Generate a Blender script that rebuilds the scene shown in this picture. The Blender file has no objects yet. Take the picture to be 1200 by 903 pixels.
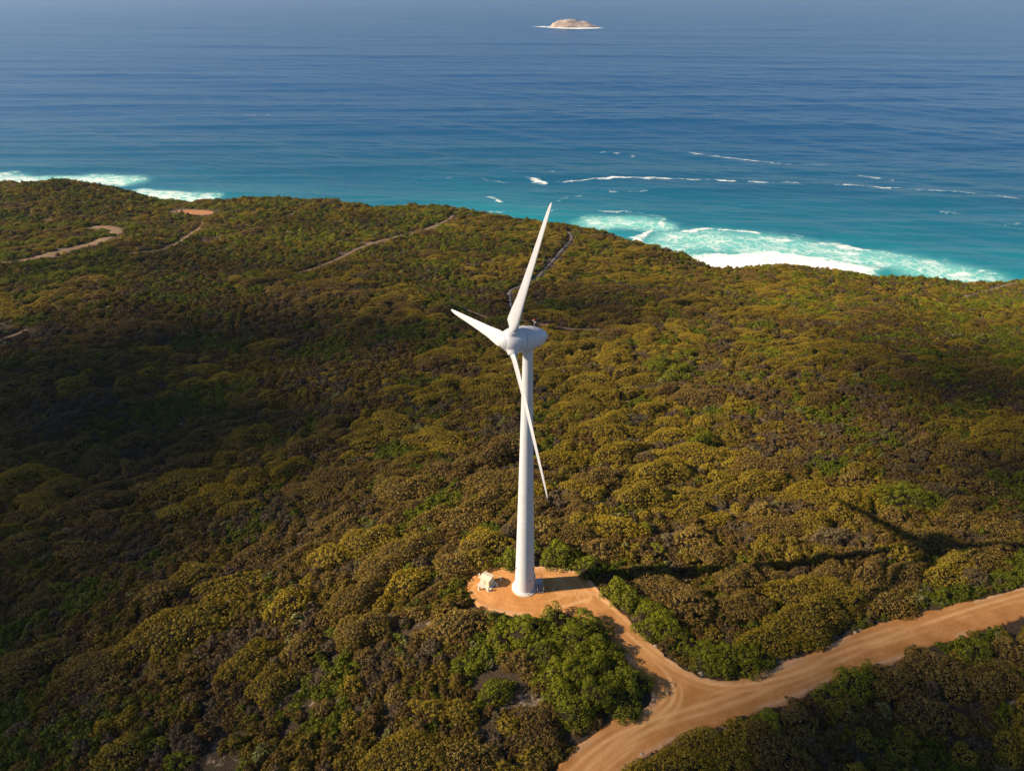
import bpy, bmesh, math, random
import numpy as np
from mathutils import Vector, Matrix
rng = np.random.default_rng(7); random.seed(7)
R = math.radians
scene = bpy.context.scene
col = scene.collection

# ------------------------------------------------------------------ camera constants (photo pixels are 1200 x 903)
F, PITCH, CAMZ = 800.0, R(30.65), 86.4
TB = np.array([2.1, 80.2])            # foot of the turbine
HUB = 46.0
SEA = -62.0
SUN_EL, SUN_AZ = R(31.5), R(262.0)    # azimuth clockwise from +Y
SUN = np.array([math.sin(SUN_AZ)*math.cos(SUN_EL), math.cos(SUN_AZ)*math.cos(SUN_EL), math.sin(SUN_EL)])

def pray(px, py):
    px = np.asarray(px, float); py = np.asarray(py, float)
    x = (px-600)/F; u = (451.5-py)/F
    c, s = math.cos(PITCH), math.sin(PITCH)
    return np.stack([x, c+u*s, -s+u*c], -1)
def at_z(px, py, z):
    d = pray(px, py); t = (np.asarray(z)-CAMZ)/d[..., 2]
    return np.stack([d[..., 0]*t, d[..., 1]*t], -1)
def project(x, y, z):
    c, s = math.cos(PITCH), math.sin(PITCH)
    dz = z-CAMZ
    dep = y*c-dz*s; up = y*s+dz*c
    return 600+F*x/dep, 451.5-F*up/dep, dep

# ------------------------------------------------------------------ noise
def _h(ix, iy, seed):
    n = (ix.astype(np.int64)*374761393+iy.astype(np.int64)*668265263+seed*1442695041) & 0x7fffffff
    n = ((n ^ (n >> 13))*1274126177) & 0x7fffffff
    return ((n ^ (n >> 16)) & 0xffff)/65535.0
def vn(x, y, seed=0):
    x = np.asarray(x, float); y = np.asarray(y, float)
    ix, iy = np.floor(x), np.floor(y); fx, fy = x-ix, y-iy
    fx = fx*fx*(3-2*fx); fy = fy*fy*(3-2*fy)
    a, b = _h(ix, iy, seed), _h(ix+1, iy, seed); c, d = _h(ix, iy+1, seed), _h(ix+1, iy+1, seed)
    return (a*(1-fx)+b*fx)*(1-fy)+(c*(1-fx)+d*fx)*fy
def fbm(x, y, seed=0, o=4):
    s = 0; a = .5; t = 0
    for k in range(o):
        s = s+a*vn(x*2**k+13.7*k, y*2**k-7.1*k, seed+k); t += a; a *= .5
    return s/t
def sst(a, b, x):
    t = np.clip((x-a)/(b-a), 0, 1); return t*t*(3-2*t)

# ------------------------------------------------------------------ terrain
LIP = [(-420, 212, -26), (-200, 212, -25), (0, 217, -24), (80, 213, -22), (130, 224, -25), (165, 233, -28), (200, 239, -31), (260, 235, -28), (320, 234, -28), (380, 235, -28),
       (440, 245, -31), (520, 244, -31), (600, 257, -35), (690, 270, -39), (760, 288, -43), (800, 301, -45), (830, 317, -47), (870, 317, -46), (920, 314, -45),
       (1000, 323, -46), (1110, 333, -47), (1140, 337, -48), (1175, 334, -46), (1220, 331, -45), (1400, 345, -45), (1650, 360, -45)]
LIPP = np.array([at_z(a, b, c) for a, b, c in LIP]); LIPZ = np.array([c for a, b, c in LIP], float)
CTRL = [(615, 695, 0), (560, 690, 0), (690, 690, 0), (615, 740, -.2), (615, 650, 0), (760, 760, -.3), (830, 800, -.5), (1000, 760, .2), (1200, 700, 1.5), (650, 903, -1), (1000, 903, 0.5),
        (1250, 850, 2), (0, 903, -7), (200, 903, -3.5), (400, 850, -2), (300, 720, -4.5), (0, 720, -12), (0, 600, -17), (250, 600, -14), (450, 600, -8), (300, 500, -20), (100, 500, -20), (500, 500, -15), (0, 430, -15), (200, 400, -19),
        (400, 400, -22), (550, 380, -24), (400, 340, -21), (150, 350, -17), (0, 330, -16), (250, 300, -24), (0, 270, -24), (150, 265, -28),
        (800, 600, -5), (1000, 600, -4), (1200, 600, -2), (900, 500, -13), (1150, 480, -14), (700, 500, -13), (700, 400, -24), (900, 400, -25), (1100, 400, -26), (1250, 400, -22),
        (600, 320, -29), (700, 330, -32), (500, 290, -28), (850, 340, -40), (1050, 360, -37), (400, 270, -27), (-200, 500, -18), (-150, 300, -20), (-200, 700, -14), (1400, 500, -8), (1450, 700, 2), (-300, 903, -12), (1400, 903, 4), (600, 1100, 0), (100, 1100, -4), (1100, 1100, 2)]
CP = np.array([at_z(a, b, c) for a, b, c in CTRL]); CZ = np.array([c for a, b, c in CTRL], float)
P_ = np.vstack([CP, LIPP]); Z_ = np.concatenate([CZ, LIPZ])
S_ = 100.0
def _phi(r): return np.where(r > 1e-9, r*r*np.log(r+1e-12), 0)
_n = len(P_); _Q = P_/S_
_A = np.zeros((_n+3, _n+3)); _A[:_n, :_n] = _phi(np.linalg.norm(_Q[:, None]-_Q[None], axis=2))+np.eye(_n)*.02
_A[:_n, _n] = 1; _A[:_n, _n+1:] = _Q; _A[_n, :_n] = 1; _A[_n+1:, :_n] = _Q.T
_W = np.linalg.solve(_A, np.concatenate([Z_, np.zeros(3)]))
def rbf(x, y):
    q = np.stack([x, y], -1)/S_
    out = np.empty(len(q))
    for i in range(0, len(q), 20000):
        qq = q[i:i+20000]
        out[i:i+20000] = _phi(np.linalg.norm(qq[:, None]-_Q[None], axis=2))@_W[:_n]+_W[_n]+qq@_W[_n+1:]
    return out
def seg_dist(pts, line, vals=None):
    """distance to a polyline, side (left positive), and interpolated values"""
    best = np.full(len(pts), 1e18); side = np.zeros(len(pts)); val = np.zeros(len(pts)); arc = np.zeros(len(pts)); L = 0
    for i in range(len(line)-1):
        a, b = line[i], line[i+1]; ab = b-a; l2 = ab@ab
        t = np.clip(((pts-a)@ab)/l2, 0, 1)
        dv = pts-a-t[:, None]*ab
        d2 = (dv**2).sum(1); m = d2 < best
        best[m] = d2[m]; side[m] = np.sign(ab[0]*dv[m, 1]-ab[1]*dv[m, 0])
        arc[m] = L+t[m]*math.sqrt(l2)
        if vals is not None: val[m] = vals[i]+t[m]*(vals[i+1]-vals[i])
        L += math.sqrt(l2)
    return np.sqrt(best), side, val, arc
def height(x, y):
    x = np.atleast_1d(np.asarray(x, float)).ravel(); y = np.atleast_1d(np.asarray(y, float)).ravel()
    pts = np.stack([x, y], -1)
    d, s, zv, _ = seg_dist(pts, LIPP, LIPZ)
    sd = d*s                                       # positive = seaward
    w = sst(-6, 3, sd)
    z = rbf(np.clip(x, -420, 420), np.clip(y, -30, 600))*(1-w)+zv*w
    near = np.hypot(x-TB[0]-10, y-TB[1]+4)
    amp = sst(25, 80, near)
    z = z+amp*(fbm(x/38, y/30, 3, 3)-.5)*3.2*(1-.7*sst(-25, 0, sd))
    o = np.clip(sd+fbm(x/16, y/16, 9, 3)*10-7, 0, None)
    z = z-1.25*o*o/(o+9)
    z = np.maximum(z, SEA-9-.02*np.clip(sd, 0, 200))
    return z
def unproject(px, py, dz=0.0):
    d = pray(px, py); t0 = (6-CAMZ)/d[2]; t1 = min((SEA-10-CAMZ)/d[2], 900/d[1]) if d[2] < 0 else 900
    t = np.linspace(t0, t1, 400)
    h = height(d[0]*t, d[1]*t)+dz
    g = CAMZ+d[2]*t-h
    k = int(np.argmax(g < 0)) if (g < 0).any() else 399
    if k > 0 and g[k] < 0:
        f = g[k-1]/(g[k-1]-g[k]); tt = t[k-1]+f*(t[k]-t[k-1])
    else: tt = t[k]
    return np.array([d[0]*tt, d[1]*tt])
def ups(seq, dz=0.0): return np.array([unproject(a, b, dz) for a, b in seq])
def resample(line, step):
    line = np.asarray(line, float)
    seg = np.linalg.norm(np.diff(line, axis=0), axis=1); s = np.concatenate([[0], np.cumsum(seg)])
    n = max(2, int(s[-1]/step)+1); q = np.linspace(0, s[-1], n)
    return np.stack([np.interp(q, s, line[:, 0]), np.interp(q, s, line[:, 1])], -1)
def smooth(line, it=3, closed=False):
    line = np.asarray(line, float)
    for _ in range(it):                            # Chaikin
        a, b = (line, np.roll(line, -1, 0)) if closed else (line[:-1], line[1:])
        q = np.empty((2*len(a), 2)); q[0::2] = .75*a+.25*b; q[1::2] = .25*a+.75*b
        line = q if closed else np.vstack([line[:1], q, line[-1:]])
    return line

# ------------------------------------------------------------------ road outline (one sheet: pad, side track, main road)
ROAD_PX = [(1480, 614), (1290, 662), (1200, 687), (1130, 706), (1060, 722), (1000, 742), (960, 761), (925, 774), (890, 788), (862, 797), (838, 797), (812, 789), (790, 775), (772, 760), (756, 744), (740, 728), (724, 713),
           (708, 698), (696, 683), (683, 671), (664, 666), (630, 664), (600, 662), (574, 664), (556, 673), (545, 685), (548, 698), (562, 711), (585, 719), (615, 723), (650, 723), (685, 722), (701, 730), (713, 746), (724, 762), (742, 780), (758, 800), (766, 818), (752, 832),
           (722, 845), (690, 864), (662, 888), (640, 912), (600, 960), (690, 960), (716, 915), (760, 885), (800, 864), (845, 849), (890, 834), (925, 821), (960, 806), (990, 790), (1045, 778), (1095, 755), (1130, 745), (1190, 727), (1290, 697), (1500, 640)]
ROAD = smooth(ups(ROAD_PX), 2, closed=True)
def inside(pts, poly):
    x, y = pts[:, 0], pts[:, 1]; c = np.zeros(len(pts), bool)
    for i in range(len(poly)):
        (x0, y0), (x1, y1) = poly[i-1], poly[i]
        if y0 == y1: continue
        m = ((y0 > y) != (y1 > y)) & (x < (x1-x0)*(y-y0)/(y1-y0)+x0); c ^= m
    return c
ROADC = np.vstack([ROAD, ROAD[:1]])
def road_sd(x, y):                                 # negative inside
    pts = np.stack([np.ravel(x), np.ravel(y)], -1)
    d = np.full(len(pts), 50.0); bb = (pts[:, 0] > -40) & (pts[:, 0] < 200) & (pts[:, 1] < 135)
    if bb.any():
        dd, _, _, _ = seg_dist(pts[bb], ROADC)
        d[bb] = np.where(inside(pts[bb], ROAD), -dd, dd)
    return d
TRACKS = {   # name: (pixels, width in metres, material key)
    'sandy_track': ([(-60, 316), (0, 309), (30, 305), (60, 299), (90, 291), (116, 284), (128, 277), (139, 270), (130, 266), (108, 267)], 7.0, 'grey_sand'),
    'walking_trail': ([(150, 297), (180, 295), (205, 287), (222, 276), (236, 266), (238, 261)], 2.0, 'grey_sand'),
    'coastal_footpath': ([(533, 248), (530, 255), (515, 263), (490, 272), (460, 279), (440, 284), (415, 293), (390, 307), (365, 316), (340, 323)], 2.1, 'grey_sand'),
    'boardwalk_path': ([(666, 272), (672, 278), (661, 290), (650, 303), (641, 313), (632, 324), (618, 332), (604, 337), (596, 342), (598, 352), (600, 364), (606, 373)], 1.35, 'grey_path'),
    'faint_trail': ([(606, 373), (625, 379), (660, 385), (706, 386)], 1.0, 'grey_sand'),
    'narrow_trail': ([(529, 351), (545, 362), (575, 374)], .8, 'grey_sand'),
    'edge_trail': ([(-40, 412), (0, 398), (15, 394), (32, 386)], 1.9, 'grey_sand'),
    'clifftop_trail': ([(1128, 349), (1150, 342), (1175, 335), (1192, 331)], 1.5, 'grey_sand'),
    'red_clearing': ([(209, 247), (222, 248), (250, 250)], 9.0, 'red_sand'),
}
TR = {k: (resample(smooth(ups(v[0]), 3), 1.2), v[1], v[2]) for k, v in TRACKS.items()}
def track_clear(x, y):                             # distance to the nearest small track edge
    pts = np.stack([np.ravel(x), np.ravel(y)], -1); d = np.full(len(pts), 99.0)
    for l, w, _ in TR.values():
        d = np.minimum(d, seg_dist(pts, l[::3] if len(l) > 8 else l)[0]-w/2)
    return d

# ------------------------------------------------------------------ material helpers
def newmat(name):
    m = bpy.data.materials.new(name); m.use_nodes = True
    nt = m.node_tree; nt.nodes.clear()
    return m, nt
class NB:
    def __init__(s, nt): s.nt = nt
    def n(s, t, **kw):
        o = s.nt.nodes.new(t)
        for k, v in kw.items(): setattr(o, k, v)
        return o
    def l(s, a, b): s.nt.links.new(a, b)
    def val(s, sock, v):
        if hasattr(v, 'links') or isinstance(v, bpy.types.NodeSocket): s.l(v, sock)
        else: sock.default_value = v
    def noise(s, vec, scale, detail=3, rough=.55, dist=0.0):
        o = s.n('ShaderNodeTexNoise'); s.l(vec, o.inputs['Vector']); o.inputs['Scale'].default_value = scale
        o.inputs['Detail'].default_value = detail; o.inputs['Roughness'].default_value = rough; o.inputs['Distortion'].default_value = dist
        return o.outputs['Fac']
    def ramp(s, fac, stops, interp='LINEAR'):
        o = s.n('ShaderNodeValToRGB'); s.l(fac, o.inputs['Fac']); cr = o.color_ramp; cr.interpolation = interp
        while len(cr.elements) < len(stops): cr.elements.new(.5)
        for e, (p, c) in zip(cr.elements, stops):
            e.position = p; e.color = (c, c, c, 1) if isinstance(c, (int, float)) else (*c, 1)
        return o.outputs['Color']
    def mix(s, fac, a, b, mode='MIX'):
        o = s.n('ShaderNodeMix', data_type='RGBA', blend_type=mode)
        s.val(o.inputs[0], fac); 
        for sk, v in ((o.inputs[6], a), (o.inputs[7], b)):
            if isinstance(v, tuple): sk.default_value = (*v, 1)
            else: s.l(v, sk)
        return o.outputs[2]
    def math(s, op, a, b=0.0, c=None):
        o = s.n('ShaderNodeMath', operation=op); s.val(o.inputs[0], a); s.val(o.inputs[1], b)
        if c is not None: s.val(o.inputs[2], c)
        return o.outputs[0]
    def mapr(s, v, a, b, c=0.0, d=1.0):
        o = s.n('ShaderNodeMapRange'); s.val(o.inputs[0], v)
        for i, q in enumerate((a, b, c, d)): o.inputs[i+1].default_value = q
        return o.outputs[0]
    def bsdf(s, color, rough=.8, spec=.3, normal=None, **kw):
        o = s.n('ShaderNodeBsdfPrincipled')
        if isinstance(color, tuple): o.inputs['Base Color'].default_value = (*color, 1)
        else: s.l(color, o.inputs['Base Color'])
        s.val(o.inputs['Roughness'], rough); s.val(o.inputs['Specular IOR Level'], spec)
        for k, v in kw.items(): s.val(o.inputs[k], v)
        if normal is not None: s.l(normal, o.inputs['Normal'])
        return o.outputs[0]
    def bump(s, h, strength, dist=1.0):
        o = s.n('ShaderNodeBump'); s.l(h, o.inputs['Height']); s.val(o.inputs['Strength'], strength); o.inputs['Distance'].default_value = dist
        return o.outputs[0]
    def out(s, sh, disp=None):
        o = s.n('ShaderNodeOutputMaterial'); s.l(sh, o.inputs['Surface'])
    def pos(s): return s.n('ShaderNodeNewGeometry').outputs['Position']
    def scaled(s, vec, sx, sy, sz, rz=0):
        o = s.n('ShaderNodeMapping'); s.l(vec, o.inputs[0]); o.inputs['Scale'].default_value = (sx, sy, sz); o.inputs['Rotation'].default_value = (0, 0, rz)
        return o.outputs[0]
    def attr(s, name, kind='GEOMETRY'):
        o = s.n('ShaderNodeAttribute', attribute_name=name, attribute_type=kind); return o

def mat_foliage(name, c1, c2, tip, tipw=.35):
    m, nt = newmat(name); b = NB(nt); p = b.pos()
    tone = b.attr('tone').outputs['Fac']; clump = b.attr('clump').outputs['Fac']
    rnd = b.n('ShaderNodeObjectInfo').outputs['Random']
    patch = b.noise(p, .045, 3)
    f = b.math('MULTIPLY_ADD', patch, 1.9, b.math('MULTIPLY_ADD', rnd, 1.0, -.95))
    f = b.mapr(f, 0, 1)
    base = b.mix(f, c1, c2)
    base = b.mix(b.mapr(b.math('ADD', b.math('MULTIPLY', clump, .6), b.math('MULTIPLY', tone, .4)), .45, .9, 0, tipw*1.6), base, tip)
    hsv = b.n('ShaderNodeHueSaturation'); b.l(base, hsv.inputs['Color'])
    b.l(b.mapr(tone, 0, 1, .72, 1.3), hsv.inputs['Value']); b.l(b.mapr(clump, 0, 1, .485, .515), hsv.inputs['Hue'])
    colr = hsv.outputs[0]
    d = b.bsdf(colr, .65, .08)
    t = b.n('ShaderNodeBsdfTranslucent'); b.l(colr, t.inputs['Color'])
    mx = b.n('ShaderNodeMixShader'); mx.inputs[0].default_value = .14; b.l(d, mx.inputs[1]); b.l(t.outputs[0], mx.inputs[2])
    b.out(mx.outputs[0]); return m
def mat_plain(name, c, rough=.7, spec=.3, var=.12, scale=1.5, metallic=0.0):
    m, nt = newmat(name); b = NB(nt); co = b.n('ShaderNodeTexCoord').outputs['Object']
    n = b.noise(co, scale, 4)
    dk = tuple(x*(1-var) for x in c); lt = tuple(min(1, x*(1+var)) for x in c)
    b.out(b.bsdf(b.mix(b.mapr(n, .3, .7), dk, lt), rough, spec, Metallic=metallic)); return m

SPEC = {
    'brown': mat_foliage('brown_heath_foliage', (.160, .110, .026), (.200, .145, .024), (.255, .150, .062), .45),
    'olive': mat_foliage('olive_heath_foliage', (.205, .158, .017), (.285, .215, .015), (.300, .185, .040), .38),
    'green': mat_foliage('green_leaf_foliage', (.110, .130, .010), (.175, .185, .012), (.240, .225, .018), .35),
    'grey': mat_foliage('grey_scrub_foliage', (.125, .100, .055), (.150, .110, .050), (.190, .140, .090), .40),
    'low_brown': mat_foliage('low_brown_foliage', (.085, .056, .016), (.110, .075, .018), (.190, .105, .040), .45),
    'low_olive': mat_foliage('low_olive_foliage', (.110, .082, .012), (.150, .115, .013), (.200, .140, .020), .35),
    'low_green': mat_foliage('low_green_foliage', (.065, .085, .008), (.110, .125, .010), (.175, .185, .014), .35),
    'low_grey': mat_foliage('low_grey_foliage', (.085, .066, .040), (.105, .075, .040), (.150, .110, .075), .40),
    'sage': mat_foliage('sage_scrub_foliage', (.135, .145, .045), (.190, .185, .060), (.230, .220, .090), .30),
}
TWIG = mat_plain('dark_twigs', (.022, .016, .010), .9, .1, .3, 3)

# ------------------------------------------------------------------ shrubs: a dome of leaf tufts over a twiggy core
def lobed(seed, n=5, amp=.22):
    r = np.random.default_rng(seed); ph = r.uniform(0, 6.28, n); am = amp*r.uniform(.3, 1, n)/np.sqrt(np.arange(1, n+1))
    return lambda a: 1+sum(am[k]*np.cos((k+1)*a+ph[k]) for k in range(n))
def shrub_mesh(name, seed, rad, hgt, tuft, leaves, leaf, mat, core=.82, lobe=.24, elong=1.0, rough=.15):
    r = np.random.default_rng(seed); out = lobed(seed, amp=lobe)
    # tuft centres over the dome
    pts = []
    area = math.pi*rad*rad*elong*1.75
    n = int(area/(tuft*tuft*1.7))
    for k in range(n*6):
        a = r.uniform(0, 6.28); q = math.sqrt(r.uniform(0, 1))
        el = r.uniform(0, 1)
        if el < .62: rr = q*.97; zz = math.sqrt(max(0, 1-rr**2.4))
        else: zz = r.uniform(.02, .62); rr = (1-zz**2)**.42
        o = out(a)*(1+rough*(vn(np.array(rr*3*math.cos(a)+seed), np.array(rr*3*math.sin(a)))-.5)*2)
        hz = 1+rough*2.2*(vn(np.array(rr*2.6*math.cos(a)+seed*3), np.array(rr*2.6*math.sin(a)+9))-.5)*2
        p = np.array([rr*o*rad*math.cos(a)*elong, rr*o*rad*math.sin(a), zz*hgt*hz])
        if all((p[0]-t[0])**2+(p[1]-t[1])**2+(p[2]-t[2])**2 > (tuft*1.22)**2 for t in pts):
            pts.append(p)
            if len(pts) >= n: break
    V, Fc, tone, clump, mi = [], [], [], [], []
    # core
    bm = bmesh.new(); bmesh.ops.create_icosphere(bm, subdivisions=3 if rad > 1.2 else 2, radius=1)
    vs = []
    for v in bm.verts:
        a = math.atan2(v.co.y, v.co.x); rr = math.hypot(v.co.x, v.co.y); o = out(a)
        vs.append((v.co.x*o*rad*core*elong, v.co.y*o*rad*core, max(-.1*hgt, v.co.z*hgt*core*.97)))
    nb = 0; V.extend(vs); nb = len(vs)
    core_f = [[v.index for v in f.verts] for f in bm.faces]; bm.free()
    cl_v = [.5]*nb; to_v = [.5]*nb
    Lv, Lf = [], []
    for p in pts:
        nrm = np.array([p[0]/(rad*elong)**2, p[1]/rad**2, max(p[2], .05)/hgt**2]); nrm /= np.linalg.norm(nrm)
        nrm = nrm*.75+np.array([0, 0, .45]); nrm /= np.linalg.norm(nrm)
        tr = tuft*r.uniform(.75, 1.25); c = r.uniform()
        k = int(leaves*r.uniform(.8, 1.2))
        d = r.normal(size=(k, 3)); d /= np.linalg.norm(d, axis=1)[:, None]
        dn = d@nrm; d = np.where((dn < -.15)[:, None], d-2*dn[:, None]*nrm, d)
        ctr = p-nrm*tr*.35+d*tr*r.uniform(.82, 1.08, (k, 1))*np.array([1, 1, .9])
        fn = d+r.normal(size=(k, 3))*.34; fn /= np.linalg.norm(fn, axis=1)[:, None]
        u = np.cross(fn, r.normal(size=(k, 3))); u /= np.linalg.norm(u, axis=1)[:, None]; w = np.cross(fn, u)
        s = leaf*r.uniform(.7, 1.3, (k, 1))
        q = np.stack([ctr+u*s, ctr+w*s*.55, ctr-u*s, ctr-w*s*.55], 1)
        Lv.append(q.reshape(-1, 3)); to_v.extend(np.repeat(r.uniform(0, 1, k), 4)); cl_v.extend([c]*(4*k))
    Lv = np.vstack(Lv); V = np.vstack([np.array(vs), Lv]); nq = len(Lv)//4
    faces = core_f+(np.arange(nq*4).reshape(-1, 4)+nb).tolist()
    me = bpy.data.meshes.new(name); me.from_pydata(V.tolist(), [], faces)
    for nm, arr in (('tone', to_v), ('clump', cl_v)):
        at = me.attributes.new(nm, 'FLOAT', 'POINT'); at.data.foreach_set('value', np.asarray(arr, np.float32))
    me.materials.append(TWIG); me.materials.append(mat)
    idx = np.ones(len(faces), np.int32); idx[:len(core_f)] = 0
    me.polygons.foreach_set('material_index', idx)
    me.update(); return me
def recolor(me, mat, name):
    c = me.copy(); c.name = name; c.materials[1] = mat; return c

PROTO = {}       # (species, size) -> list of (mesh, nominal radius)
def fam(size, seeds, rad, hgt, tuft, leaves, leaf, species, **kw):
    for i, sd in enumerate(seeds):
        e = (1.0, 1.35, 1.15, 1.6)[i % 4] if rad > 2 else 1.0
        base = shrub_mesh('shrub_mesh', sd, rad, hgt*(1+.15*((i % 3)-1)), tuft, leaves, leaf, SPEC[species[0]], elong=e, **kw)
        for j, s in enumerate(species):
            PROTO.setdefault((s, size), []).append((base if j == 0 else recolor(base, SPEC[s], 'shrub_mesh'), rad))
fam('L', (11, 12, 13, 14), 4.6, 3.0, .44, 34, .125, ('brown', 'olive'))
fam('M', (21, 22, 23, 24), 2.6, 2.15, .40, 32, .12, ('brown', 'olive', 'grey'))
fam('S', (31, 32, 33), 1.35, 1.2, .30, 26, .10, ('brown', 'olive', 'grey'))
fam('L', (41, 42, 43), 3.6, 2.9, .58, 66, .115, ('green',), rough=.3, lobe=.3)
fam('M', (51, 52, 53), 2.2, 2.1, .52, 60, .11, ('green',), rough=.3, lobe=.3)
fam('S', (61, 62), 1.3, 1.3, .40, 46, .10, ('green', 'sage'), rough=.3, lobe=.3)
fam('T', (71, 72, 73), .62, .55, .24, 24, .10, ('low_brown', 'low_olive', 'low_green', 'low_grey', 'sage'), lobe=.35, rough=.4, core=.7)
fam('T', (74, 75, 76), .62, .5, .24, 24, .10, ('olive', 'green'), lobe=.35, rough=.35, core=.7)

# ------------------------------------------------------------------ where the shrubs stand
_RL = np.array([(600, 960), (716, 915), (760, 885), (800, 864), (845, 849), (890, 834), (925, 821), (960, 806), (990, 790), (1045, 778), (1095, 755), (1130, 745), (1190, 727), (1290, 697), (1500, 640)], float)
def road_side(px, py): return py > np.interp(px, _RL[:, 0], _RL[:, 1])-6
FRU = []
def in_view(x, y, m=40):
    z = height(x, y); px, py, dep = project(x, y, z)
    return (px > -m*4.5) & (px < 1200+m*7) & (py < 903+m*4) & (dep > 0), px, py, z
HAND = [  # px, py, radius m, stretch, turn (deg, plan), species
    (205, 745, 6.3, 1.35, 35, 'olive'), (292, 772, 4.6, 1.7, 35, 'olive'), (322, 802, 3.9, 1.2, 20, 'olive'), (120, 775, 4, 1.3, 30, 'brown'), (50, 770, 4.6, 1.5, 20, 'brown'), (275, 686, 3.6, 1.5, 25, 'olive'), (235, 670, 3.6, 1.3, 20, 'olive'),
    (488, 642, 4.6, 1.4, 15, 'brown'), (455, 664, 3.8, 1.1, 0, 'brown'), (430, 692, 4, 1.6, 30, 'brown'), (388, 656, 3.6, 1.2, 0, 'olive'), (335, 712, 3.6, 1.3, 40, 'olive'), (432, 735, 3.7, 1.2, 0, 'brown'), (140, 888, 3.4, 1, 0, 'olive'),
    (487, 892, 4.6, 1.3, 10, 'olive'), (548, 893, 3.6, 1.1, 0, 'brown'), (636, 850, 4.3, 1.3, 55, 'brown'), (190, 700, 3.6, 1.3, 20, 'brown'), (45, 710, 4.2, 1.4, 20, 'brown'), (350, 760, 3, 1.2, 40, 'brown'),
    (787, 694, 4.6, 1.2, -20, 'brown'), (805, 708, 3.6, 1.1, 0, 'brown'), (760, 680, 3.3, 1, 0, 'brown'), (862, 684, 3.9, 1.1, 0, 'brown'), (873, 712, 3.8, 1, 0, 'brown'), (905, 680, 3.9, 1.1, 0, 'brown'), (948, 697, 4.8, 1.2, 0, 'olive'), (985, 700, 4.2, 1.1, 0, 'olive'),
    (955, 722, 4.9, 1.2, 15, 'olive'), (915, 745, 4.2, 1.2, 20, 'olive'), (1040, 706, 3.4, 1, 0, 'brown'), (836, 650, 4.2, 1.2, 0, 'brown'), (700, 645, 3.4, 1.1, 0, 'brown'), (712, 617, 4.6, 1.3, 0, 'olive'), (680, 600, 3.8, 1, 0, 'brown'), (810, 632, 3.6, 1, 0, 'brown'),
    (652, 652, 3.2, 1, 0, 'green'), (692, 664, 2.4, 1, 0, 'green'), (596, 655, 2.2, 1, 0, 'green'), (900, 548, 5.2, 1.3, 0, 'brown'), (820, 536, 5.6, 1.3, 0, 'olive'), (770, 556, 5.2, 1.3, 0, 'olive'), (745, 585, 4.6, 1.2, 0, 'olive'), (700, 563, 4.6, 1.2, 10, 'brown'), (1000, 565, 3.6, 1, 0, 'brown'),
    (575, 632, 3.2, 1.2, 0, 'olive'), (560, 655, 2.6, 1, 0, 'olive'), (545, 610, 3.6, 1.3, 0, 'brown'), (1050, 608, 3, 1, 0, 'brown'), (1130, 612, 3.6, 1.4, 0, 'brown'), (1055, 650, 3, 1, 0, 'olive'), (1120, 660, 3, 1, 0, 'olive'),
    (720, 690, 2.2, 1, 0, 'green'), (734, 700, 2.3, 1, 0, 'green'), (757, 712, 2.2, 1, 0, 'green'), (772, 722, 2.3, 1, 0, 'green'), (765, 735, 2.0, 1, 0, 'green'), (787, 742, 2.4, 1, 0, 'green'), (806, 754, 2.3, 1, 0, 'green'), (828, 766, 2.7, 1, 0, 'green'), (845, 773, 2.6, 1, 0, 'green'), (868, 770, 2.6, 1, 0, 'green'), (890, 768, 2.2, 1, 0, 'green'),
    (618, 740, 2.8, 1, 0, 'green'), (650, 730, 3.1, 1.1, 0, 'green'), (683, 737, 3.2, 1, 0, 'green'), (638, 758, 3.2, 1, 0, 'green'), (672, 760, 3.4, 1.1, 0, 'green'), (700, 760, 2.9, 1, 0, 'green'), (712, 784, 3.4, 1, 0, 'green'), (680, 790, 3.4, 1, 0, 'green'), (738, 803, 3.1, 1, 0, 'green'), (650, 790, 2.8, 1, 0, 'green'),
    (700, 815, 3.3, 1, 0, 'green'), (728, 822, 2.7, 1, 0, 'green'), (668, 825, 2.9, 1, 0, 'green'), (655, 812, 2.3, 1, 0, 'green'), (610, 775, 2.6, 1, 0, 'brown'), (585, 750, 2.5, 1, 0, 'green'),
    (790, 900, 4.0, 1.3, 15, 'olive'), (838, 888, 4.0, 1.2, 0, 'olive'), (748, 922, 3.4, 1.2, 30, 'olive'), (868, 872, 3.3, 1.1, 0, 'olive'), (902, 878, 4.2, 1.2, 0, 'brown'), (905, 850, 2.4, 1, 0, 'green'), (930, 845, 2.8, 1, 0, 'brown'), (975, 818, 2.2, 1, 0, 'green'), (1005, 806, 2.6, 1, 0, 'green'), (1025, 796, 2.4, 1, 0, 'green'), (990, 828, 2.8, 1, 0, 'brown'),
    (1052, 800, 3.2, 1.2, 0, 'brown'), (1098, 778, 3.4, 1, 0, 'brown'), (1118, 800, 3.6, 1, 0, 'brown'), (1160, 800, 3.8, 1.1, 0, 'brown'), (1150, 770, 2.6, 1, 0, 'green'), (1185, 760, 3, 1, 0, 'brown'), (1090, 835, 3.2, 1, 0, 'brown'),
]
MX, MY, MR, ME_, MA, MS = [], [], [], [], [], []
def add_mound(x, y, r, e, a, s): MX.append(x); MY.append(y); MR.append(r); ME_.append(e); MA.append(a); MS.append(s)
for px, py, r, e, a, s in HAND:
    p = unproject(px, py, 1.0); add_mound(p[0], p[1], r*.92, e, R(a), s)
HEDGE = [([(-40, 272), (0, 269), (30, 267), (60, 265), (100, 262)], 3.2), ([(35, 312), (60, 309), (95, 303), (118, 297), (126, 292)], 3.2), ([(0, 286), (30, 285), (60, 283)], 2.8), ([(12, 300), (28, 298)], 4.2), ([(80, 281), (100, 279), (128, 274)], 2.6), ([(145, 262), (165, 265), (150, 268)], 3),
         ([(0, 331), (40, 326), (80, 322), (115, 315)], 2.8)]
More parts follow.
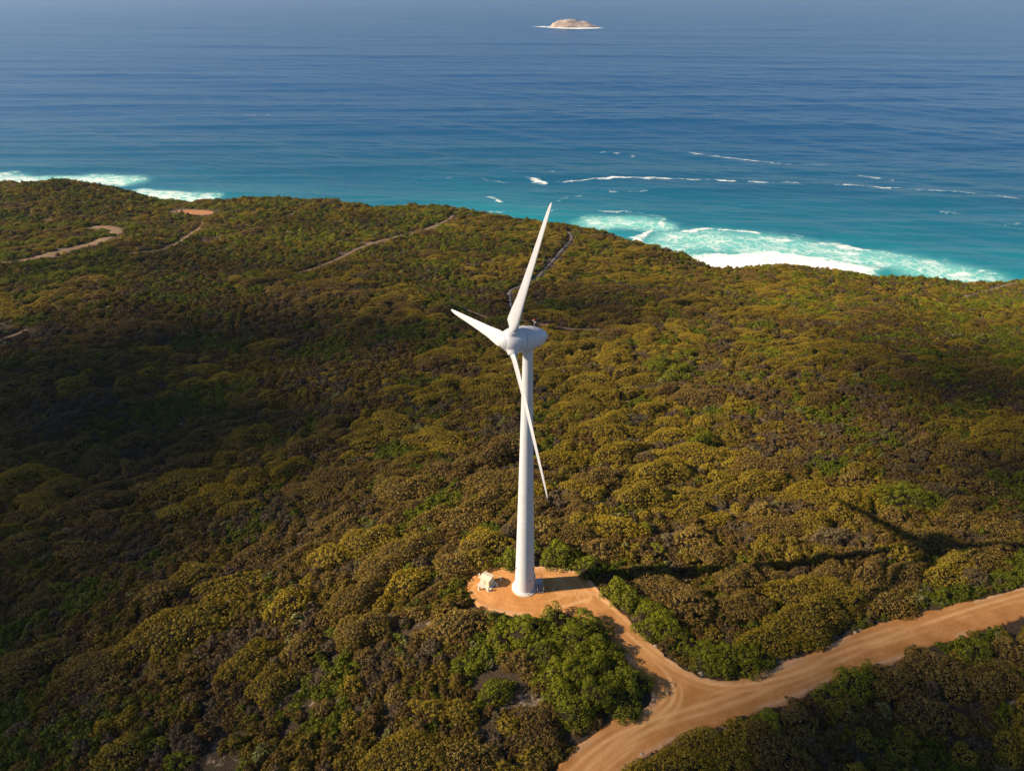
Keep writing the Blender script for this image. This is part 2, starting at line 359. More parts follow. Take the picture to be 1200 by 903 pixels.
for pxs, r in HEDGE:
    for p in resample(ups(pxs, 1.0), r*.85): add_mound(*(p+rng.normal(0, .5, 2)), r*rng.uniform(.8, 1.15), 1.1, rng.uniform(0, 3), 'green')
nh = len(MX)
# random mounds by dart throwing, thick where the heath is thick
cell = {}
def put(x, y, r): cell.setdefault((int(x//8), int(y//8)), []).append((x, y, r))
for x, y, r in zip(MX, MY, MR): put(x, y, r)
def free(x, y, r, k):
    i, j = int(x//8), int(y//8)
    for a in (-1, 0, 1):
        for b in (-1, 0, 1):
            for q in cell.get((i+a, j+b), ()):
                if (x-q[0])**2+(y-q[1])**2 < (k*(r+q[2]))**2: return False
    return True
NT = 66000
def nearside0(a, b_): return bool(road_side(a, b_))
cx = rng.uniform(-420, 400, NT); cy = rng.uniform(15, 520, NT)
vis, cpx, cpy, cz = in_view(cx, cy)
seaw = seg_dist(np.stack([cx, cy], -1), LIPP); sdl = seaw[0]*seaw[1]
rsd = road_sd(cx, cy); tcl = track_clear(cx, cy)
cover = fbm(cx/34, cy/26, 41, 3)
size = fbm(cx/50, cy/40, 57, 2)
kindn = fbm(cx/30, cy/30, 77, 3); grn = fbm(cx/22, cy/18, 91, 3); gr2 = fbm(cx/60, cy/50, 97, 2)
u1, u2, u3 = rng.uniform(size=(3, NT))
near_f = np.hypot(cx, cy)
for i in range(NT):
    if not vis[i] or sdl[i] > 1: continue
    far = min(1, max(0, (near_f[i]-130)/150)); r = (1.25+4.9*u1[i]**1.6*(.45+size[i]))*(1-.22*far)
    if cpy[i] > 700 and cpx[i] < 600: r *= .72
    X_, Y_ = cpx[i], cpy[i]; adj = -.035
    if Y_-.08*max(0, X_-600)-.10*max(0, X_-760) < 344: adj -= .11
    if ((X_-240)/260)**2+((Y_-430)/95)**2 < 1: adj -= .09
    if X_ > 1000 and Y_ < 480: adj -= .07
    if ((X_-935)/120)**2+((Y_-515)/42)**2 < 1: adj -= .25
    if X_ > 640 and nearside0(X_, Y_) and Y_ > np.interp(X_, _RL[:, 0], _RL[:, 1])+75: adj -= .10; r = min(r, 2.2)
    if X_ < 610 and Y_ > 770: adj -= .07; r = min(r, 2.0)
    if cover[i]+adj+.16*u2[i]+.04*far +(.05 if cpx[i] > 620 and 350 < cpy[i] < 720 else 0)-(.03 if cpx[i] < 560 and cpy[i] > 690 else 0) < .585: 
        if u3[i] > .16: continue
        r = min(r, 1.6)
    nearside = road_side(cpx[i], cpy[i]) and cpx[i] > 600
    if rsd[i] < r*.8+(1.3 if nearside else .5) or tcl[i] < (r*1.15+1.6 if cpx[i] < 200 else r*.95+.7): continue
    if not free(cx[i], cy[i], r, .69): continue
    greeny = grn[i]+(.10 if (cpy[i] < 330 and cpx[i] < 900) else 0)+(.06 if cpy[i] > 750 else 0)
    s = 'green' if greeny > .70+.05*far else ('grey' if (u3[i]*5 % 1) < .07 and r < 3 else ('olive' if kindn[i]+.25*((u3[i]*7) % 1)-.12+(.13 if cpx[i] > 600 else -.02) > .5 else 'brown'))
    put(cx[i], cy[i], r); add_mound(cx[i], cy[i], r, 1+.6*u2[i], rng.normal(R(14), .4), s)
MX = np.array(MX); MY = np.array(MY); MR = np.array(MR); ME_ = np.array(ME_); MA = np.array(MA)
MZ = height(MX, MY)
mpx, mpy, mdep = project(MX, MY, MZ+MR*.3)
share = (MR*F/mdep)**2*ME_
onscr = (mpx > -15) & (mpx < 1215) & (mpy > 150) & (mpy < 915)
score = np.where(onscr, share, 0)
NIND = 300
order = np.argsort(-score)[:NIND]; indiv = set(order[score[order] > 0].tolist())

def pick(s, r, k):
    size_ = 'L' if r > (2.9 if s == 'green' else 3.4) else ('M' if r > 1.8 else 'S')
    if s == 'grey' and size_ == 'L': size_ = 'M'
    return (s, size_), PROTO[(s, size_)][k % len(PROTO[(s, size_)])]
# flat list of variants for the instanced scrub
VAR = []; VKEY = {}
vcol = bpy.data.collections.new('heath_variants')
for key in sorted(PROTO):
    for i, (me, rad) in enumerate(PROTO[key]):
        o = bpy.data.objects.new('variant_%03d' % len(VAR), me); vcol.objects.link(o); VKEY[(key, i)] = len(VAR); VAR.append(o)

def ground_normal_rot(x, y): return None
I_pos, I_rot, I_scl, I_idx = [], [], [], []
SHRUBS = []
for i in range(len(MX)):
    key, (me, rad) = pick(MS[i], MR[i], int(rng.integers(0, 99)))
    k = [q for q, t in enumerate(PROTO[key]) if t[0] is me][0]
    s = MR[i]/rad; base_e = 1.0
    sc = (s*math.sqrt(ME_[i]), s/math.sqrt(ME_[i]), (s**.65)*rng.uniform(.85, 1.15)*(1-.3*min(1, max(0, (math.hypot(MX[i], MY[i])-170)/150))))
    rot = (rng.normal(0, .04), rng.normal(0, .04), MA[i]+(math.pi if rng.uniform() < .5 else 0))
    loc = (MX[i], MY[i], MZ[i]-.05)
    if i in indiv: SHRUBS.append((i, me, loc, rot, sc, MS[i]))
    else: I_pos.append(loc); I_rot.append(rot); I_scl.append(sc); I_idx.append(VKEY[(key, k)])

def gn_scatter(name, pos, rot, scl, idx):
    me = bpy.data.meshes.new(name); me.vertices.add(len(pos))
    me.vertices.foreach_set('co', np.asarray(pos, np.float32).ravel())
    for nm, ty, arr, fld in (('rot', 'FLOAT_VECTOR', rot, 'vector'), ('scl', 'FLOAT_VECTOR', scl, 'vector'), ('idx', 'INT', idx, 'value')):
        a = me.attributes.new(nm, ty, 'POINT'); a.data.foreach_set(fld, np.asarray(arr, np.int32 if ty == 'INT' else np.float32).ravel())
    o = bpy.data.objects.new(name, me); col.objects.link(o)
    ng = bpy.data.node_groups.new(name+'_nodes', 'GeometryNodeTree')
    ng.interface.new_socket('Geometry', in_out='INPUT', socket_type='NodeSocketGeometry'); ng.interface.new_socket('Geometry', in_out='OUTPUT', socket_type='NodeSocketGeometry')
    N = ng.nodes; gi = N.new('NodeGroupInput'); go = N.new('NodeGroupOutput')
    ci = N.new('GeometryNodeCollectionInfo'); ci.inputs['Collection'].default_value = vcol; ci.inputs['Separate Children'].default_value = True; ci.inputs['Reset Children'].default_value = True
    ip = N.new('GeometryNodeInstanceOnPoints'); ip.inputs['Pick Instance'].default_value = True
    def na(n, t): q = N.new('GeometryNodeInputNamedAttribute'); q.data_type = t; q.inputs['Name'].default_value = n; return q.outputs[0]
    L = ng.links
    e2r = N.new('FunctionNodeEulerToRotation'); L.new(na('rot', 'FLOAT_VECTOR'), e2r.inputs[0])
    L.new(gi.outputs[0], ip.inputs['Points']); L.new(ci.outputs[0], ip.inputs['Instance']); L.new(na('idx', 'INT'), ip.inputs['Instance Index'])
    L.new(e2r.outputs[0], ip.inputs['Rotation']); L.new(na('scl', 'FLOAT_VECTOR'), ip.inputs['Scale']); L.new(ip.outputs[0], go.inputs[0])
    md = o.modifiers.new('scatter', 'NODES'); md.node_group = ng
    return o
def setp(o, **kw):
    for k, v in kw.items(): o[k] = v
    return o
thick = gn_scatter('heath_thicket', I_pos, I_rot, I_scl, I_idx)
setp(thick, kind='stuff', label='dense brown and olive coastal heath covering the hills behind the turbine', category='heath')

# low undergrowth between the mounds
GX0, GY0, GS = -440.0, 0.0, .5
occ = np.zeros((1120, 1760), bool)
for x, y, r, e_, a_ in zip(MX, MY, MR, ME_, MA):
    k = int(r*1.4/GS)+2; ix, iy = int((x-GX0)/GS), int((y-GY0)/GS)
    if ix-k < 0 or iy-k < 0 or ix+k >= 1760 or iy+k >= 1120: continue
    jj, ii = np.mgrid[iy-k:iy+k, ix-k:ix+k]; dx, dy = GX0+ii*GS-x, GY0+jj*GS-y
    ca, sa = math.cos(a_), math.sin(a_); q1, q2 = (dx*ca+dy*sa)/math.sqrt(e_), (-dx*sa+dy*ca)*math.sqrt(e_)
    occ[iy-k:iy+k, ix-k:ix+k] |= q1*q1+q2*q2 < (r*1.0+.15)**2
def low(n, x0, x1, y0, y1, smin, smax, thr):
    x = rng.uniform(x0, x1, n); y = rng.uniform(y0, y1, n)
    v, px, py, z = in_view(x, y); r = road_sd(x, y); t = track_clear(x, y); sw = seg_dist(np.stack([x, y], -1), LIPP); sd = sw[0]*sw[1]
    bare = fbm(x/4, y/4, 33, 4); bare2 = fbm(x/30, y/30, 35, 2)
    sc = rng.uniform(smin, smax, n)*(.7+.6*fbm(x/6, y/6, 62, 2))
    oc = occ[np.clip(((y-GY0)/GS).astype(int), 0, 1119), np.clip(((x-GX0)/GS).astype(int), 0, 1759)]
    keep = v & ~oc & (r > .35+.5*sc*.6) & (t > .85+.4*sc) & (sd < 14) & (bare+.35*(bare2-.5) > thr*(1+.12*rng.normal(size=n)))
    x, y, z, sc = x[keep], y[keep], z[keep], sc[keep]; m = len(x)
    k = fbm(x/9, y/9, 44, 3)+rng.normal(0, .13, m)
    g = fbm(x/14, y/12, 45, 3)+rng.normal(0, .08, m)
    pick_ = rng.integers(0, 3, m); sp = np.where(g > .61, 2, np.where(k > .62, 1, np.where(k > .40, 0, 3))); sp = np.where(rng.uniform(size=m) < .022, 4, sp)
    names = ['low_brown', 'low_olive', 'low_green', 'low_grey', 'sage', 'olive', 'green']
    coast = sst(345, 300, py[keep]-.08*np.clip(px[keep]-600, 0, 600)-.10*np.clip(px[keep]-760, 0, 400)-20*(fbm(x/40, y/40, 46, 2)-.5)); u_ = rng.uniform(size=m)
    sp = np.where(u_ < .62*coast, np.where(g+.1*u_ > .56, 6, np.where(k > .56, 5, np.where(k > .44, 1, 2))), sp)
    lut = np.array([[VKEY[((s, 'T'), q)] for q in range(3)] for s in names])
    idx = lut[sp, pick_]
    pos = np.stack([x, y, z-.04], -1); rot = np.stack([rng.normal(0, .12, m), rng.normal(0, .12, m), rng.uniform(0, 6.28, m)], -1)
    s3 = np.stack([sc*rng.uniform(.85, 1.2, m), sc*rng.uniform(.85, 1.2, m), sc**.7*rng.uniform(.65, 1.2, m)], -1)
    return pos, rot, s3, idx
parts = [low(60000, -120, 120, 10, 150, .7, 1.8, .375), low(74000, -260, 240, 130, 290, 1.0, 2.1, .35), low(60000, -420, 400, 270, 520, 1.2, 2.4, .25)]
ug = gn_scatter('undergrowth', *[np.concatenate([p[i] for p in parts]) for i in range(4)])
setp(ug, kind='stuff', label='low mixed scrub growing between the larger heath shrubs', category='undergrowth')

# the individual shrubs
REG = []
def region(px, py):
    if 590 < px < 775 and 708 < py < 860: return 'in the thicket between turbine pad and main road'
    if py > 690 and px > 700 and road_side(px, py): return 'on the near side of the main dirt road'
    if px >= 690 and py > 655: return 'between the side track and the main road'
    if 535 < px < 690 and 600 < py < 668: return 'directly behind the turbine pad'
    if px > 620 and py > 570: return 'on the slope right of the turbine tower'
    if px > 620: return 'on the sunlit rise far right of the tower'
    if py > 830: return 'along the bottom left edge of the picture'
    if py > 740: return 'in the left foreground below the kiosk'
    if py > 660: return 'level with the cream kiosk, to its left'
    if py > 560: return 'on the shaded slope left of the lower blade'
    return 'in the dark hollow far left of the tower'
WORD = {'brown': 'brown-tipped', 'olive': 'golden olive', 'green': 'bright green', 'grey': 'grey-brown'}
ORD = ['leftmost', 'second', 'third', 'fourth', 'fifth', 'sixth', 'seventh', 'eighth', 'ninth', 'tenth', 'eleventh', 'twelfth', 'thirteenth', 'fourteenth', 'fifteenth', 'sixteenth', 'seventeenth', 'eighteenth', 'nineteenth', 'twentieth', 'twenty-first', 'twenty-second', 'twenty-third', 'twenty-fourth', 'twenty-fifth', 'twenty-sixth', 'twenty-seventh', 'twenty-eighth', 'twenty-ninth', 'thirtieth']
groups = {}
for t in SHRUBS:
    i = t[0]; szw = 'large' if MR[i] > 3.4 else ('mid-sized' if MR[i] > 2.3 else 'small')
    groups.setdefault((region(mpx[i], mpy[i]), t[5], szw), []).append(t)
for (rg, sp, szw), lst in groups.items():
    lst.sort(key=lambda t: mpx[t[0]]); n = len(lst)
    for k, (i, me, loc, rot, sc, _) in enumerate(lst):
        o = bpy.data.objects.new('heath_shrub', me); col.objects.link(o)
        o.location = loc; o.rotation_euler = rot; o.scale = sc
        base = '%s %s shrub' % (szw, WORD[sp])
        if n == 1: lab = '%s, the only one %s' % (base, rg)
        elif k == 0: lab = '%s, leftmost %s' % (base, rg)
        elif k == n-1: lab = '%s, rightmost %s' % (base, rg)
        elif k < n/2: lab = '%s, %s from left %s' % (base, ORD[k], rg)
        else: lab = '%s, %s from right %s' % (base, ORD[n-1-k], rg)
        setp(o, label=lab, category='shrub', group='heath shrubs around the turbine')

# ------------------------------------------------------------------ ground sheet
def grid_mesh(name, xs, ys, zf, mat):
    X, Y = np.meshgrid(xs, ys); Z = zf(X.ravel(), Y.ravel()); nx, ny = len(xs), len(ys)
    V = np.stack([X.ravel(), Y.ravel(), Z], -1)
    i = np.arange((ny-1)*nx).reshape(ny-1, nx)[:, :-1].ravel()
    Fq = np.stack([i, i+1, i+nx+1, i+nx], -1)
    return fast_mesh(name, V, Fq, mat)
def fast_mesh(name, V, Fq, mat, smooth_=True, kind=None):
    me = bpy.data.meshes.new(name); me.vertices.add(len(V)); me.vertices.foreach_set('co', np.asarray(V, np.float32).ravel())
    k = Fq.shape[1]; me.loops.add(Fq.size); me.loops.foreach_set('vertex_index', Fq.astype(np.int32).ravel())
    me.polygons.add(len(Fq)); me.polygons.foreach_set('loop_start', (np.arange(len(Fq))*k).astype(np.int32))
    me.polygons.foreach_set('use_smooth', np.full(len(Fq), smooth_))
    me.update(calc_edges=True); me.validate()
    me.materials.append(mat)
    o = bpy.data.objects.new(name, me); col.objects.link(o); return o
def addattr(o, name, arr):
    a = o.data.attributes.new(name, 'FLOAT', 'POINT'); a.data.foreach_set('value', np.asarray(arr, np.float32))

m, nt = newmat('heath_soil'); b = NB(nt); p = b.pos()
n1 = b.noise(p, .9, 5, .6); n2 = b.noise(p, .13, 4); n3 = b.noise(p, 5, 3)
litter = b.mix(b.mapr(n3, .35, .65), (.034, .025, .016), (.085, .062, .040))
sand = b.mix(b.mapr(n3, .3, .7), (.26, .19, .14), (.38, .30, .23))
gr = b.mix(b.mapr(b.math('ADD', b.math('MULTIPLY', n1, .55), b.math('MULTIPLY', n2, .55)), .60, .68), litter, sand)
geo = b.n('ShaderNodeNewGeometry'); sx = b.n('ShaderNodeSeparateXYZ'); b.l(geo.outputs['Normal'], sx.inputs[0])
rock = b.mix(b.mapr(b.noise(p, .5, 6, .65), .35, .65), (.07, .055, .042), (.30, .23, .17))
gr = b.mix(b.mapr(sx.outputs[2], .80, .70), gr, rock)
b.out(b.bsdf(gr, .95, .1, b.bump(b.math('ADD', n3, n1), .6, .25))); SOIL = m
def zground(x, y):
    z = height(x, y); sd = road_sd(x, y)
    return z-.35*sst(.2, -1.2, sd)
ground = grid_mesh('ground', np.arange(-440, 441, 2.0), np.arange(-60, 620, 2.0), zground, SOIL)
setp(ground, kind='structure')

# ------------------------------------------------------------------ dirt road sheet
TRK = [  # wheel lines, photo pixels
    [(1480, 630), (1290, 684), (1200, 703), (1100, 733), (1000, 768), (920, 800), (860, 826), (800, 842), (740, 862), (700, 888), (650, 940)],
    [(1480, 623), (1290, 676), (1200, 695), (1100, 725), (1000, 758), (920, 790), (860, 814), (800, 832), (745, 850), (700, 872), (640, 930)],
    [(650, 700), (690, 703), (712, 722), (740, 748), (770, 776), (790, 800), (790, 824), (760, 846), (715, 872), (670, 912)],
    [(655, 690), (695, 693), (722, 716), (750, 742), (782, 770), (806, 798), (804, 824), (775, 848), (725, 876), (680, 915)],
    [(735, 742), (765, 768), (800, 792), (850, 806), (920, 794), (980, 770), (1060, 740)],
    [(560, 690), (585, 710), (620, 718), (655, 712), (690, 702)], [(590, 668), (640, 670), (670, 680), (685, 700)], [(575, 700), (600, 712), (640, 712), (675, 700), (665, 682), (640, 674)]]
TRKL = [resample(smooth(ups(t), 2), 1.0) for t in TRK]
def road_z(x, y):
    sd = road_sd(x, y); pts = np.stack([x, y], -1)
    z = height(x, y)+.03
    berm = np.exp(-((sd+.25)/.38)**2)*(.10+.16*fbm(x/1.3, y/1.3, 15, 3))*sst(.45, .6, fbm(x/9, y/9, 16, 2)+.12)
    return z+berm+.05*(fbm(x/2.2, y/2.2, 18, 3)-.5), sd
st = .28
gx = np.arange(-14, 165, st); gy = np.arange(28, 118, st)
X, Y = np.meshgrid(gx, gy); nx = len(gx)
SD = road_sd(X, Y).reshape(X.shape)+(fbm(X/1.1, Y/1.1, 23, 3)-.5)*.9+(fbm(X/4, Y/4, 24, 2)-.5)*.9
cellin = (np.minimum.reduce([SD[:-1, :-1], SD[1:, :-1], SD[:-1, 1:], SD[1:, 1:]]) < 0)
jj, ii = np.nonzero(cellin); q = jj*nx+ii
Fq = np.stack([q, q+1, q+nx+1, q+nx], -1); used = np.unique(Fq); remap = np.full(X.size, -1); remap[used] = np.arange(len(used)); Fq = remap[Fq]
ux, uy = X.ravel()[used], Y.ravel()[used]
uz, usd = road_z(ux, uy)
tr = np.zeros(len(ux)); upts = np.stack([ux, uy], -1)
for l in TRKL:
    d, _, _, arc = seg_dist(upts, l); w = sst(.25, .8, fbm(arc/9, arc*0+l[0, 0], 5, 3))
    tr = np.maximum(tr, np.exp(-(d/.30)**2)*w)
    d2 = np.abs(d-1.0); tr = np.maximum(tr, np.exp(-(d2/.22)**2)*sst(.35, .8, fbm(arc/7, arc*0+l[0, 1], 6, 3))*.8)
uz = uz-.035*tr
uz = uz-sst(-.05, .35, SD.ravel()[used])*.5                     # outermost cells dive under the soil
m, nt = newmat('orange_sand'); b = NB(nt); p = b.pos()
n1 = b.noise(p, .35, 4); n2 = b.noise(p, 2.2, 5, .65); n3 = b.noise(p, 14, 3)
c = b.mix(b.mapr(n1, .3, .7), (.37, .165, .048), (.52, .26, .095))
c = b.mix(b.mapr(n2, .40, .72, 0, .6), c, (.33, .14, .045))
c = b.mix(b.math('MULTIPLY', b.attr('track').outputs['Fac'], b.mapr(n2, .3, .7, .35, .95)), c, (.72, .45, .22))
c = b.mix(b.math('MULTIPLY', b.attr('edge').outputs['Fac'], b.mapr(n2, .35, .6, .2, .95)), c, (.52, .34, .21))
c = b.mix(b.mapr(n3, .62, .75, 0, .35), c, (.25, .12, .05))
b.out(b.bsdf(c, .95, .1, b.bump(b.math('ADD', n2, b.math('MULTIPLY', n3, .4)), .5, .12))); OSAND = m
road = fast_mesh('dirt_road', np.stack([ux, uy, uz], -1), Fq, OSAND)
addattr(road, 'track', tr); addattr(road, 'edge', np.exp(-((usd+.3)/.5)**2)*sst(.42, .58, fbm(ux/7, uy/7, 16, 2)))
setp(road, kind='structure')

def sandmat(name, a, b_):
    m, nt = newmat(name); b = NB(nt); p = b.pos()
    b.out(b.bsdf(b.mix(b.mapr(b.noise(p, .6, 5, .65), .3, .7), a, b_), .95, .1)); return m
TM = {'grey_sand': sandmat('trail_sand', (.17, .115, .07), (.26, .18, .12)), 'grey_path': sandmat('grey_path', (.12, .112, .11), (.20, .185, .175)), 'red_sand': sandmat('red_sand', (.26, .12, .06), (.34, .18, .10))}
for nm, (l, w, mk) in TR.items():
    t = np.gradient(l, axis=0); t /= np.linalg.norm(t, axis=1)[:, None]; nrm = np.stack([-t[:, 1], t[:, 0]], -1)
    cs = np.linspace(-.5, .5, 7); n = len(l)
    ww = w*(.75+.5*vn(np.arange(n)*.35, np.zeros(n), 8))
    if nm == 'red_clearing': ww = w*np.sqrt(np.clip(1-(np.linspace(-1, 1, n))**2, .02, 1))
    P = l[:, None, :]+nrm[:, None, :]*(cs[None, :, None]*ww[:, None, None])
    P = P.reshape(-1, 2); z = height(P[:, 0], P[:, 1])+.14-.22*np.tile((np.abs(cs) > .49), n)
    q = (np.arange(n-1)[:, None]*7+np.arange(6)[None]).ravel(); Fq = np.stack([q, q+7, q+8, q+1], -1)
    o = fast_mesh(nm, np.column_stack([P, z]), Fq, TM[mk]); setp(o, kind='structure')

# ------------------------------------------------------------------ sea
th = np.linspace(R(-62), R(58), 620)
rr = [215.0]
while rr[-1] < 26000: rr.append(rr[-1]+max(1.25, (rr[-1]-300)*.0052))
rr = np.array(rr)
TH, RR = np.meshgrid(th, rr); sx_ = TB[0]+RR*np.sin(TH); sy_ = TB[1]-60+RR*np.cos(TH)
fx, fy = sx_.ravel(), sy_.ravel(); pts = np.stack([fx, fy], -1)
sd = np.empty(len(fx))
for i in range(0, len(fx), 100000):
    a = seg_dist(pts[i:i+100000], LIPP); sd[i:i+100000] = a[0]*a[1]
sd = np.where(fy > 1200, 900, sd)
att = 1/(1+(RR.ravel()/2600)**2)
zz = np.zeros(len(fx))
for k in range(26):                                # swell trains rolling towards the shore
    lam = 9*1.17**k*rng.uniform(.9, 1.1); ang = rng.normal(R(-96), .30 if k < 14 else .14); am = .0080*lam**.80*(1.0 if k < 20 else .55)
    kx, ky = math.cos(ang)*6.283/lam, math.sin(ang)*6.283/lam
    wx = fx+18*(vn(fx/160, fy/160, 200+k)-.5); ph = rng.uniform(0, 6.28)
    cell_px = np.gradient(rr)[:, None].repeat(len(th), 1).ravel()
    zz += am*np.sin(kx*wx+ky*fy+ph)*sst(.5, .16, cell_px/lam)*(.4+1.2*vn(fx/(lam*6), fy/(lam*3), 300+k))
zz *= sst(2500, 600, RR.ravel())*.45+.55
# foam masks, laid out in plan
foam = np.zeros(len(fx)); milk = np.zeros(len(fx))
def seap(seq): return np.array([at_z(a, b_, SEA) for a, b_ in seq])
near = (RR.ravel() < 1300); ni = np.nonzero(near)[0]; npt = pts[ni]
wob = np.stack([(fbm(npt[:, 0]/9, npt[:, 1]/9, 501, 3)-.5)*9, (fbm(npt[:, 0]/9, npt[:, 1]/9, 502, 3)-.5)*9], -1)
wpt = npt+wob
def streak(seq, w, strength, jag=.5):
    l = resample(smooth(seap(seq), 2), 4); d, _, _, arc = seg_dist(wpt, l); L = np.linalg.norm(np.diff(l, axis=0), axis=1).sum()
    g = vn(arc/7, arc*0+seq[0][0], 6)*.6+vn(arc/22, arc*0+seq[0][1], 7)*.6
    taper = sst(0, .06*L+1, arc)*sst(0, .06*L+1, L-arc)
    ww = w*(.35+1.1*vn(arc/13, arc*0+3, 9))
    foam[ni] = np.maximum(foam[ni], np.exp(-(d/ww)**2)*strength*.62*np.clip((g-jag*.45)*1.3, 0, 1)*taper)
streak([(640, 212), (700, 210), (760, 208), (810, 210), (860, 213), (930, 217), (1010, 220), (1090, 224), (1150, 229), (1215, 238)], 1.7, 1.0, -.2)
streak([(612, 206), (625, 210), (640, 214)], 2.4, 1, .2); streak([(622, 201), (640, 200), (655, 203)], 2.6, .9, .3)
streak([(690, 176), (720, 178), (748, 182)], 2.5, .8); streak([(752, 188), (760, 189)], 4, 1, .1); streak([(800, 178), (860, 184), (920, 191), (975, 193)], 2.5, .75, -.1)
streak([(712, 224), (735, 225), (760, 224)], 2, .9); streak([(612, 242), (650, 243), (690, 240)], 1.6, .8); streak([(655, 235), (672, 230), (690, 228)], 1.8, .9); streak([(1005, 205), (1030, 210)], 3.5, .8, .3); streak([(1025, 213), (1048, 212)], 3, .9, .2)
streak([(570, 228), (580, 233), (590, 238)], 2, 1, .1); streak([(505, 209), (530, 208)], 2, .6); streak([(480, 212), (500, 213)], 2, .5); streak([(545, 206), (600, 214)], 2, .5); streak([(640, 250), (656, 247)], 2, .9, .2)
streak([(285, 136), (320, 135)], 3, .8, .3); streak([(1090, 247), (1130, 250)], 4, .35, .2); streak([(520, 246), (560, 250), (610, 253)], 3, .7, .3)
streak([(1165, 266), (1200, 262)], 2.5, .3)
def patch(seq, w, m_, f_, r=1):
    l = resample(seap(seq), 4); d, _, _, _ = seg_dist(wpt, l); g = np.exp(-(d/w)**4)
    milk[ni] = np.maximum(milk[ni], g*m_); foam[ni] = np.maximum(foam[ni], g*f_)
patch([(700, 264), (740, 262), (768, 266)], 16, .95, .29); streak([(775, 258), (775, 268), (745, 278), (757, 290)], 2.6, 1.25, .25); streak([(700, 250), (745, 249), (775, 258)], 1.6, .9, .2); streak([(690, 262), (707, 270), (700, 280)], 2, .8, .1)
patch([(800, 285), (840, 283), (900, 290), (960, 298)], 25, .9, .31); patch([(960, 300), (1030, 306), (1090, 316), (1150, 330)], 19, .9, .30)
patch([(820, 312), (860, 312), (920, 314), (980, 318)], 15, 1, .95); patch([(830, 305), (900, 303), (960, 310), (1010, 318)], 9, 1, .7)
streak([(795, 274), (830, 268), (870, 272), (900, 277)], 2.4, 1.4, .2); streak([(880, 279), (930, 284), (980, 288), (1020, 296), (1080, 305)], 3.4, 1.25, .35); streak([(1060, 300), (1075, 308), (1082, 312)], 2.5, 1, .1); streak([(1095, 325), (1130, 322), (1158, 318)], 3, 1.3, .25); streak([(900, 275), (925, 274), (945, 280)], 1.8, .9, .2)
patch([(-30, 207), (0, 206), (24, 210)], 15, .8, .45); patch([(40, 211), (100, 209), (145, 211)], 18, .9, .42); streak([(90, 211), (130, 209), (152, 207)], 6, .9, .1); patch([(160, 226), (200, 231), (235, 234)], 15, .9, .46); streak([(175, 232), (196, 227)], 3, .9, .1)
patch([(1140, 345), (1200, 340)], 14, .3, .2)
surf = np.exp(-np.clip(sd-8, 0, None)/9)*sst(-20, 0, sd)
foam = np.maximum(foam, surf*(.35+.5*vn(fx/30, fy/30, 61)))
ISL = at_z(671, 32.0, SEA)
di = np.hypot((fx-ISL[0])/1.0, (fy-ISL[1])*.8)
foam = np.maximum(foam, np.exp(-(np.clip(di-76, 0, None)/26)**2)*(.5+.7*vn(fx/30, fy/30, 66))*(di > 40))
for wv in ([(634, 31), (650, 32.2)], [(676, 33.8), (700, 33.2)]):
    l = seap(wv); d, _, _, _ = seg_dist(pts[RR.ravel() > 1500], l); idx = np.nonzero(RR.ravel() > 1500)[0]
    foam[idx] = np.maximum(foam[idx], np.exp(-(d/(8+26*vn(pts[idx, 0]/14, pts[idx, 1]/40, 69)))**2)*.75)
zz += foam*.35
V = np.column_stack([fx, fy, SEA+zz]); n1_ = len(th)
q = (np.arange(len(rr)-1)[:, None]*n1_+np.arange(n1_-1)[None]).ravel(); Fq = np.stack([q, q+n1_, q+n1_+1, q+1], -1)
m, nt = newmat('sea_water'); b = NB(nt); p = b.pos()
shore = b.attr('shore').outputs['Fac']; fo = b.attr('foam').outputs['Fac']; mk = b.attr('milk').outputs['Fac']
big = b.noise(b.scaled(p, 1, 1, 1), .011, 4); 
dd = b.math('ADD', shore, b.math('MULTIPLY_ADD', big, 160, -80))
deep = b.ramp(b.mapr(dd, 0, 900), [(0, (.012, .270, .310)), (.05, (.010, .205, .265)), (.13, (.006, .130, .205)), (.26, (.005, .080, .165)), (.5, (.004, .064, .175)), (1, (.003, .058, .180))])
wc = b.mix(mk, deep, (.16, .52, .50))
ps = b.scaled(p, 1.0, 1.25, 1.0)
vor = b.n('ShaderNodeTexVoronoi', feature='DISTANCE_TO_EDGE'); vor.inputs['Scale'].default_value = .16
wn = b.n('ShaderNodeTexNoise'); wn.inputs['Scale'].default_value = .10; wn.inputs['Detail'].default_value = 4; b.l(ps, wn.inputs['Vector'])
vm = b.n('ShaderNodeVectorMath', operation='MULTIPLY_ADD'); b.l(wn.outputs['Color'], vm.inputs[0]); vm.inputs[1].default_value = (17, 17, 0); b.l(ps, vm.inputs[2]); b.l(vm.outputs[0], vor.inputs['Vector'])
lace = b.mapr(vor.outputs[0], 0, .32, 1, 0); fn = b.noise(ps, .75, 6, .68); f2 = b.noise(ps, .07, 3)
ft = b.math('ADD', b.math('MULTIPLY', fo, 1.45), b.math('ADD', b.math('MULTIPLY', lace, .50), b.math('MULTIPLY_ADD', fn, 1.5, b.math('MULTIPLY_ADD', f2, 1.3, -1.62))))
ft = b.math('MULTIPLY', b.mapr(ft, .40, 1.15), b.mapr(fo, .03, .16))
cc = b.mix(ft, wc, (.80, .84, .85))
pw = b.scaled(p, .55, 1.0, 1.0)
w1 = b.noise(pw, .22, 4, .6); w2 = b.noise(pw, .045, 3)
cam_d = b.n('ShaderNodeCameraData')
bump = b.bump(b.math('ADD', b.math('MULTIPLY', w1, .9), b.math('MULTIPLY', w2, 2.2)), .45, 1.0)
b.out(b.bsdf(cc, b.mapr(ft, 0, 1, .26, .8), b.mapr(ft, 0, 1, .32, .1), bump, IOR=1.33)); WATER = m
sea = fast_mesh('sea', V, Fq, WATER)
